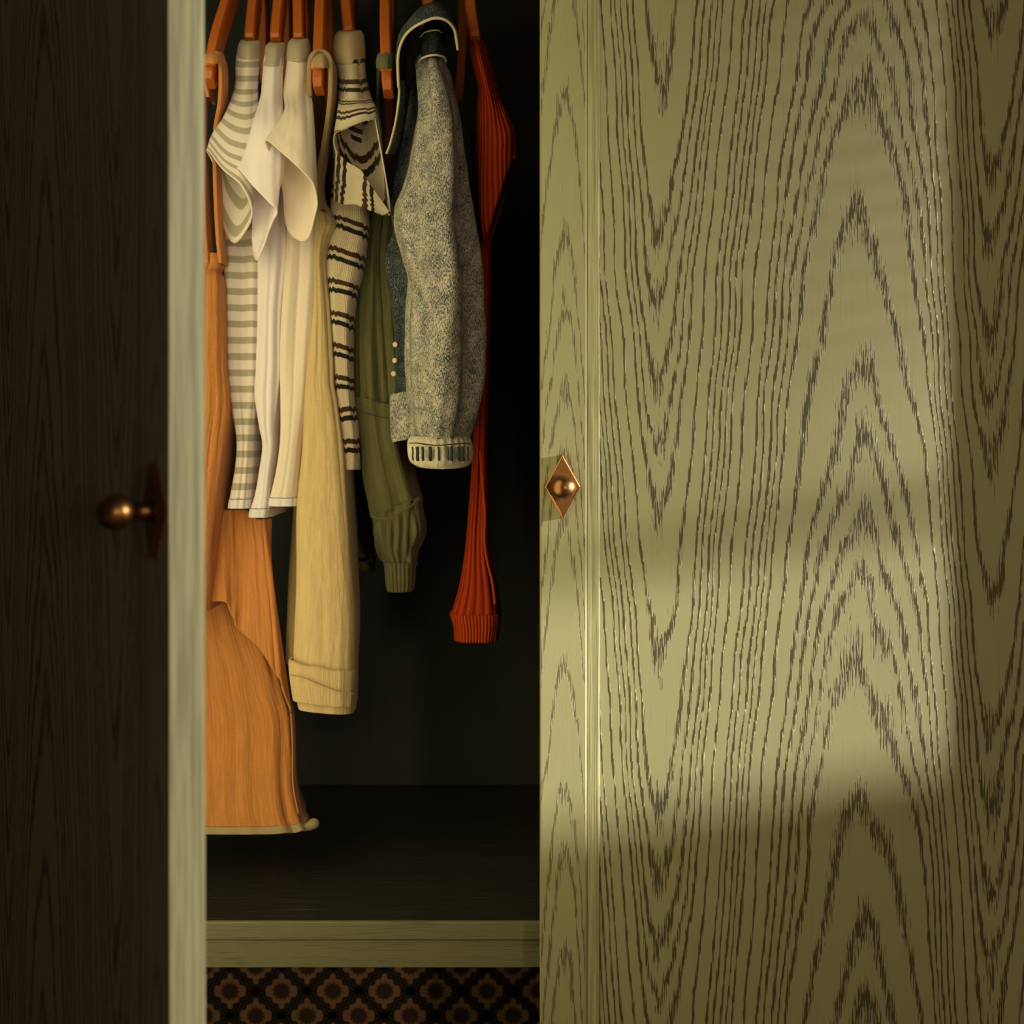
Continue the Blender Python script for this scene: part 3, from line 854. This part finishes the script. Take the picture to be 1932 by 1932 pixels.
loft('body', rb, M['beige'], g, fold=.0018, fu=10, fv=3, seed=11, nv=120, nu=96)
def tilt(r, l, rr):
    r = np.array(r, float); x0, x1 = r[:, 0].min(), r[:, 0].max()
    r[:, 2] -= (l + (rr - l) * (r[:, 0] - x0) / (x1 - x0)) / F * 1.43
    return r
cu = [tilt(body_ring(1240, 549, 669, 1.416, 1.65), 4, 26), tilt(body_ring(1246, 546, 670, 1.413, 1.65), 4, 24), tilt(body_ring(1275, 548, 669, 1.412, 1.65), 2, 14), tilt(body_ring(1300, 551, 668, 1.413, 1.65), 0, 8), tilt(body_ring(1321, 554, 667, 1.414, 1.65), -2, 10)]
loft('cuff', cu, M['beige'], g, fold=.0012, fu=8, fv=.6, seed=12, nv=26, nu=96, solid=.003)
cu = [body_ring(1312, 560, 667, 1.419, 1.65), tilt(body_ring(1325, 561, 667, 1.418, 1.65), 2, 6), tilt(body_ring(1332, 563, 666, 1.418, 1.65), 3, 12)]
loft('hem', cu, M['beige'], g, nv=10, nu=96, fold=.001, fu=8, fv=.3, seed=13)
seam('fold_line', [(548, 1273, 1.4105), (575, 1279, 1.409), (610, 1294, 1.408), (640, 1304, 1.409), (668, 1309, 1.413)], .0006, M['beige_strap'], g)
rl = [body_ring(760, 560, 590, 1.56, 1.75), body_ring(960, 556, 585, 1.55, 1.74), body_ring(1100, 546, 590, 1.54, 1.72), body_ring(1250, 541, 600, 1.535, 1.70)]
loft('rear_leg', rl, M['beige'], g, nv=30, fold=.003, fu=8, seed=14)

# --- black, brown and cream striped terry t-shirt
g = garment('striped_tshirt', 662, 885, 1.46, 'cream terry t-shirt with jagged black and brown stripes', 't-shirt', 't-shirts on wooden hangers')
rb = [body_ring(180, 645, 690, 1.475, 1.72), body_ring(300, 635, 692, 1.468, 1.74), body_ring(395, 625, 692, 1.462, 1.75), body_ring(430, 634, 690, 1.46, 1.75), body_ring(460, 621, 686, 1.458, 1.75), body_ring(505, 616, 679, 1.456, 1.75), body_ring(546, 620, 669, 1.455, 1.75), body_ring(610, 624, 662, 1.454, 1.75),
      body_ring(690, 631, 662, 1.452, 1.75), body_ring(750, 635, 664, 1.45, 1.75), body_ring(812, 643, 672, 1.449, 1.75), body_ring(850, 648, 674, 1.448, 1.75), body_ring(886, 652, 675, 1.447, 1.75)]
rb = [tilt(r, -6, 14) if i < 6 else tilt(r, -4, 8) if i < 9 else r for i, r in enumerate(rb)]
ribs = lambda u, v: .0007 * math.sin(u * 2 * math.pi * 60)
loft('body', rb, M['terry'], g, fold=.0016, fu=8, fv=2, seed=15, nv=110, nu=240, foldfn=ribs)
loft('shoulder', [sring(640, 680, 58, 1.475, 1.52, 2), sring(633, 685, 66, 1.46, 1.52, 2), sring(629, 687, 82, 1.45, 1.51, 3), sring(629, 688, 100, 1.442, 1.505, 4), sring(634, 688, 118, 1.438, 1.50, 5)], M['terry_plain'], g, nv=20)
sl6 = [sring(634, 688, 108, 1.441, 1.50, 4), sring(637, 689, 135, 1.433, 1.495, 5), sring(639, 698, 178, 1.418, 1.49, 6),
       pts([(638, 208, 1.425), (648, 210, 1.408), (674, 205, 1.402), (698, 203, 1.406), (709, 206, 1.42), (716, 250, 1.455), (680, 290, 1.47), (645, 250, 1.455)]),
       pts([(632, 248, 1.415), (648, 240, 1.400), (676, 229, 1.394), (700, 225, 1.398), (711, 228, 1.410), (722, 345, 1.44), (690, 360, 1.46), (638, 310, 1.445)]),
       pts([(631, 256, 1.412), (650, 244, 1.398), (676, 232, 1.392), (700, 227, 1.396), (710, 236, 1.408), (736, 403, 1.43), (697, 346, 1.425), (640, 293, 1.418)])]
loft('sleeve', sl6, M['terry'], g, fold=.0008, fu=8, fv=2, seed=16, nv=70, nu=120, v0=.012)
# underside of the sleeve seen below the opening
un = [pts([(634, 285, 1.418), (655, 305, 1.414), (680, 320, 1.412), (697, 345, 1.414), (737, 402, 1.424)]),
      pts([(632, 330, 1.424), (654, 345, 1.416), (676, 352, 1.414), (697, 368, 1.416), (730, 404, 1.426)]),
      pts([(630, 378, 1.432), (650, 386, 1.424), (671, 386, 1.420), (700, 398, 1.422), (724, 406, 1.430)])]
o = loft('sleeve_underside', un, M['terry'], g, closed=False, nu=60, nv=24, fold=.001, fu=6, seed=17)
lay = o.data.uv_layers[0]
d_ = np.zeros(len(lay.data) * 2, dtype=np.float32); lay.data.foreach_get('uv', d_); d_ = d_.reshape(-1, 2)[:, ::-1].copy(); lay.data.foreach_set('uv', d_.ravel())

# --- olive romper
g = garment('muslin_romper', 755, 1112, 1.47, 'olive green muslin romper with a gathered ankle, half behind the denim jacket', 'romper')
loft('strap_loop', [sring(711, 746, 128, 1.403, 1.46, 2), sring(711, 746, 115, 1.405, 1.465, 2), sring(714, 744, 103, 1.412, 1.47, 2), sring(722, 738, 98, 1.43, 1.47, 1)], M['olive'], g, nv=14)
ribbon('strap', [(717, 130, 1.475), (715, 200, 1.50), (712, 300, 1.515), (706, 430, 1.515)], .03, .002, M['olive'], g)
rb = [body_ring(405, 690, 738, 1.50, 1.72), body_ring(480, 684, 735, 1.495, 1.73), body_ring(580, 672, 745, 1.485, 1.74), body_ring(660, 668, 752, 1.478, 1.74), body_ring(750, 672, 756, 1.472, 1.74), body_ring(815, 676, 752, 1.474, 1.74)]
loft('bodice', rb, M['olive'], g, fold=.010, fu=9, fv=1.5, seed=18, nv=50, nu=110)
rb = [tilt(body_ring(744, 671, 757, 1.468, 1.74), 4, 26), tilt(body_ring(760, 672, 757, 1.466, 1.74), 4, 26), tilt(body_ring(790, 675, 758, 1.466, 1.74), 2, 18), body_ring(836, 680, 762, 1.466, 1.73), body_ring(900, 685, 780, 1.466, 1.72), body_ring(940, 694, 791, 1.464, 1.71), tilt(body_ring(966, 701, 792, 1.463, 1.70), 10, -26)]
loft('leg', rb, M['olive'], g, fold=.005, fu=8, fv=1.5, seed=19, nv=60, nu=110)
rb = [tilt(body_ring(962, 701, 792, 1.461, 1.70), 12, -26), tilt(body_ring(985, 705, 793, 1.459, 1.69), 4, -12), body_ring(1010, 709, 791, 1.46, 1.68), body_ring(1035, 714, 787, 1.464, 1.64), body_ring(1056, 728, 781, 1.470, 1.58), body_ring(1066, 732, 780, 1.473, 1.56)]
crm = lambda u, v: .0022 * math.sin(u * 2 * math.pi * 17 + 4 * v) * (.3 + .7 * v)
loft('leg_ruffle', rb, M['olive'], g, fold=.004, fu=14, fv=3, seed=20, nv=60, nu=150, crumple=.004, foldfn=crm)
rb = [body_ring(1060, 726, 781, 1.468, 1.56), body_ring(1072, 727, 781, 1.466, 1.56), body_ring(1098, 729, 780, 1.466, 1.56), body_ring(1114, 732, 777, 1.467, 1.56)]
loft('ankle_cuff', rb, M['olive'], g, nv=20, nu=150, foldfn=lambda u, v: .0010 * math.sin(u * 2 * math.pi * 22))
seam('seam', [(701, 975, 1.458), (725, 979, 1.452), (745, 974, 1.451), (757, 964, 1.451), (775, 955, 1.453), (791, 938, 1.46)], .0010, M['olive'], g)
seam('seam', [(673, 772, 1.463), (690, 779, 1.458), (715, 786, 1.457), (740, 790, 1.459)], .0006, M['thread_dark'], g)
rl = [body_ring(800, 650, 690, 1.58, 1.74), body_ring(900, 655, 688, 1.57, 1.73), body_ring(1000, 660, 698, 1.565, 1.72), body_ring(1050, 664, 706, 1.56, 1.70)]
loft('rear_leg', rl, M['olive'], g, nv=30, fold=.003, fu=9, seed=21)
loft('rear_leg_cuff', [tilt(body_ring(1048, 664, 704, 1.558, 1.70), 4, 14), tilt(body_ring(1064, 665, 703, 1.558, 1.70), 4, 14)], M['olive'], g, nv=6, solid=.003)

# --- denim jacket
g = garment('denim_jacket', 830, 880, 1.40, 'faded blue denim jacket with a gathered cuff', 'jacket')
rb = [body_ring(105, 790, 835, 1.47, 1.70), body_ring(180, 775, 850, 1.455, 1.74), body_ring(270, 760, 868, 1.445, 1.76), body_ring(340, 745, 880, 1.44, 1.78), body_ring(400, 738, 890, 1.435, 1.78), body_ring(440, 741, 895, 1.435, 1.78), body_ring(483, 725, 898, 1.435, 1.78), body_ring(540, 733, 898, 1.43, 1.78),
      body_ring(592, 742, 896, 1.43, 1.78), body_ring(670, 748, 894, 1.43, 1.78), body_ring(750, 748, 892, 1.43, 1.78)]
loft('body', rb, M['denim_dark'], g, fold=.004, fu=9, fv=2, seed=22, nv=90, nu=110)
rb = [body_ring(746, 740, 894, 1.425, 1.78), body_ring(758, 739, 896, 1.423, 1.78), body_ring(790, 740, 897, 1.423, 1.78), body_ring(822, 741, 896, 1.424, 1.78), body_ring(834, 744, 893, 1.425, 1.78)]
rb = [tilt(r, 0, -30) for r in rb]
loft('waistband', rb, M['denim'], g, fold=.002, fu=14, fv=.8, seed=23, nv=30, nu=120, solid=.004)
puff = lambda u, v: .0028 * math.sin(u * 2 * math.pi * 5 + 1.0) * v ** 2 - .006 * math.exp(-((u - .27 - .03 * math.sin(5 * v)) / .03) ** 2) * min(1, v * 3) + .004 * math.exp(-((u - .34) / .03) ** 2) * v
slv = [sring(800, 838, 98, 1.430, 1.50, 4), sring(788, 842, 116, 1.415, 1.50, 5), sring(788, 851, 142, 1.400, 1.50, 6), sring(792, 862, 185, 1.385, 1.49, 6), sring(788, 872, 240, 1.372, 1.48, 6), sring(772, 884, 330, 1.360, 1.47, 5), sring(748, 893, 400, 1.356, 1.47, 4), sring(752, 900, 450, 1.354, 1.46, 3), sring(771, 906, 525, 1.352, 1.46, 2),
       sring(766, 908, 592, 1.350, 1.455, 2), sring(764, 909, 670, 1.350, 1.45, 2), sring(766, 903, 735, 1.352, 1.445, 2), sring(772, 890, 790, 1.358, 1.44, 2), sring(778, 881, 822, 1.362, 1.435, 2), sring(780, 880, 832, 1.364, 1.43, 2)]
loft('sleeve', slv, M['denim'], g, fold=.0075, fu=7, fv=1.4, seed=24, nv=130, nu=150, crumple=.0012, foldfn=puff, solid=.002)
pl = lambda u, v: .0019 * abs(math.sin(u * math.pi * 26)) * math.sin(min(1, v * 1.15) * math.pi)
cf = [sring(778, 882, 824, 1.362, 1.43, 2), sring(772, 887, 831, 1.354, 1.435, 2), sring(771, 889, 842, 1.350, 1.435, 3), sring(772, 890, 856, 1.350, 1.435, 4), sring(776, 888, 869, 1.354, 1.432, 6), sring(786, 882, 876, 1.360, 1.425, 7)]
loft('cuff', cf, M['denim_light'], g, nv=34, nu=260, foldfn=pl, solid=.003)
seam('cuff_stitch', [(773, 836, 1.372), (786, 836, 1.352), (808, 839, 1.3465), (830, 840, 1.346), (855, 838, 1.347), (878, 836, 1.354), (887, 838, 1.366)], .0007, M['thread_dark'], g)
# stripes of the cuff gathers
for k, xx in enumerate((778, 787, 797, 811, 827, 845, 851, 864, 872, 882)):
    dd = 1.3472 + .0035 * ((xx - 830) / 50) ** 2 * 2.2
    seam('cuff_pleat', [(xx, 843, dd + .0008), (xx + 1, 852, dd), (xx + .5, 862, dd + .0012), (xx - .5 + 2, 868, dd + .004)], (.0010, .0019, .0015, .0021, .0011)[k % 5], M['denim_dark'], g, n=10)
# collar standing over the shoulder, open underneath
col_ = [pts([(752, 160, 1.40), (751, 108, 1.395), (760, 74, 1.39), (776, 54, 1.385), (800, 40, 1.378), (822, 33, 1.376), (843, 38, 1.38), (857, 54, 1.39), (861, 72, 1.40), (864, 94, 1.41)]),
        pts([(749, 150, 1.42), (749, 98, 1.412), (757, 62, 1.405), (775, 36, 1.40), (800, 18, 1.395), (822, 12, 1.394), (842, 22, 1.40), (855, 40, 1.408), (860, 62, 1.415), (864, 88, 1.425)]),
        pts([(752, 150, 1.45), (753, 96, 1.45), (762, 58, 1.45), (780, 28, 1.45), (802, 10, 1.45), (820, 6, 1.45), (838, 14, 1.45), (849, 34, 1.45), (855, 56, 1.45), (858, 80, 1.45)]),
        pts([(765, 150, 1.50), (765, 100, 1.50), (772, 62, 1.50), (786, 32, 1.50), (804, 16, 1.50), (820, 12, 1.50), (834, 20, 1.50), (844, 40, 1.50), (849, 60, 1.50), (852, 80, 1.50)])]
loft('collar', col_, M['denim_dark'], g, closed=False, nu=70, nv=24, fold=.0015, fu=10, seed=25, solid=.003)
seam('collar_binding', [(752, 165, 1.399), (751, 108, 1.394), (760, 75, 1.388), (776, 55, 1.383), (800, 41, 1.376), (822, 34, 1.374), (843, 39, 1.378), (857, 55, 1.388), (861, 72, 1.398), (864, 94, 1.408)], .0016, M['thread'], g, n=60)
# front placket hanging from the collar
pk = [pts([(752, 150, 1.402), (759, 152, 1.412), (765, 150, 1.44)]), pts([(753, 180, 1.404), (759, 182, 1.414), (764, 182, 1.44)]), pts([(747, 226, 1.408), (753, 228, 1.416), (760, 228, 1.44)]), pts([(737, 268, 1.415), (743, 270, 1.42), (752, 270, 1.445)]), pts([(729, 290, 1.42), (735, 291, 1.425), (745, 290, 1.45)])]
loft('placket', pk, M['denim_dark'], g, closed=False, nu=10, nv=40, solid=.003, crumple=.002)
seam('placket_binding', [(752, 150, 1.401), (753, 180, 1.403), (747, 226, 1.407), (737, 268, 1.414), (729, 290, 1.419)], .0013, M['thread'], g)
loft('yoke', [sring(806, 832, 40, 1.44, 1.50, 2), sring(797, 836, 58, 1.428, 1.50, 3), sring(792, 839, 80, 1.418, 1.50, 4), sring(790, 841, 104, 1.410, 1.50, 5)], M['denim_dark'], g, nv=24, fold=.001)
seam('shoulder_seam', [(789, 118, 1.425), (796, 110, 1.409), (810, 105, 1.402), (825, 104, 1.402), (838, 108, 1.412), (842, 116, 1.425)], .0011, M['thread'], g)
seam('yoke_seam', [(793, 70, 1.44), (800, 62, 1.424), (812, 58, 1.418), (826, 57, 1.418), (834, 62, 1.43)], .0008, M['thread'], g)
for k, (bx_, by_) in enumerate(((747, 650), (746, 680), (744, 705))):
    v, f = tube_vf([P(bx_, by_, 1.434), P(bx_ - 2, by_, 1.432)], .0028, 14)
    mesh_obj('button', v, f, M['thread'], g, smooth=False)

# --- brick red rib knit
g = garment('knit_romper', 900, 1205, 1.47, 'brick red ribbed knit romper in shadow, rightmost garment', 'romper')
rb = [sring(886, 912, 76, 1.44, 1.52, 2), sring(888, 918, 96, 1.435, 1.52, 3), sring(893, 926, 125, 1.43, 1.52, 3), sring(903, 936, 165, 1.425, 1.52, 4),
      pts([(902, 205, 1.44), (910, 210, 1.425), (928, 212, 1.42), (942, 208, 1.428), (950, 204, 1.44), (946, 230, 1.50), (925, 240, 1.51), (905, 225, 1.49)]),
      pts([(899, 275, 1.44), (910, 280, 1.42), (930, 270, 1.415), (955, 252, 1.42), (971, 246, 1.435), (962, 300, 1.48), (930, 330, 1.49), (905, 300, 1.475)]),
      pts([(901, 345, 1.44), (908, 350, 1.42), (930, 320, 1.416), (955, 285, 1.42), (977, 276, 1.435), (965, 330, 1.462), (940, 380, 1.475), (908, 370, 1.46)]),
      pts([(904, 395, 1.44), (909, 425, 1.422), (932, 380, 1.417), (955, 320, 1.421), (974, 296, 1.434), (958, 350, 1.452), (926, 440, 1.462), (906, 420, 1.45)]),
      pts([(908, 425, 1.44), (914, 452, 1.424), (931, 402, 1.418), (954, 332, 1.422), (975, 289, 1.434), (956, 352, 1.448), (922, 464, 1.448), (911, 445, 1.444)])]
loft('sleeve', rb, M['red'], g, fold=.0012, fu=7, seed=26, nv=70)
rb = [body_ring(250, 890, 925, 1.50, 1.72), body_ring(400, 895, 927, 1.49, 1.74), body_ring(560, 896, 926, 1.485, 1.75), body_ring(700, 898, 921, 1.48, 1.75), body_ring(830, 894, 917, 1.478, 1.74, .004), body_ring(920, 889, 919, 1.476, 1.72, .006), body_ring(1000, 883, 918, 1.474, 1.70, .004), body_ring(1050, 878, 922, 1.472, 1.68, .002),
      body_ring(1103, 869, 933, 1.47, 1.66), body_ring(1140, 858, 940, 1.468, 1.65), body_ring(1160, 851, 943, 1.467, 1.64)]
loft('leg', rb, M['red'], g, fold=.0022, fu=8, fv=2, seed=27, nv=110)
rb = [body_ring(1157, 851, 943, 1.466, 1.64), body_ring(1165, 852, 943, 1.465, 1.64), body_ring(1185, 857, 941, 1.466, 1.64), body_ring(1208, 859, 938, 1.467, 1.63)]
loft('cuff', rb, M['red_cuff'], g, nv=24, solid=.003, fold=.001, fu=10, seed=28)
seam('side_seam', [(906, 850, 1.474), (910, 905, 1.472), (915, 970, 1.470), (914, 1020, 1.469), (920, 1062, 1.467), (929, 1100, 1.464), (934, 1140, 1.462)], .0016, M['red_cuff'], g)
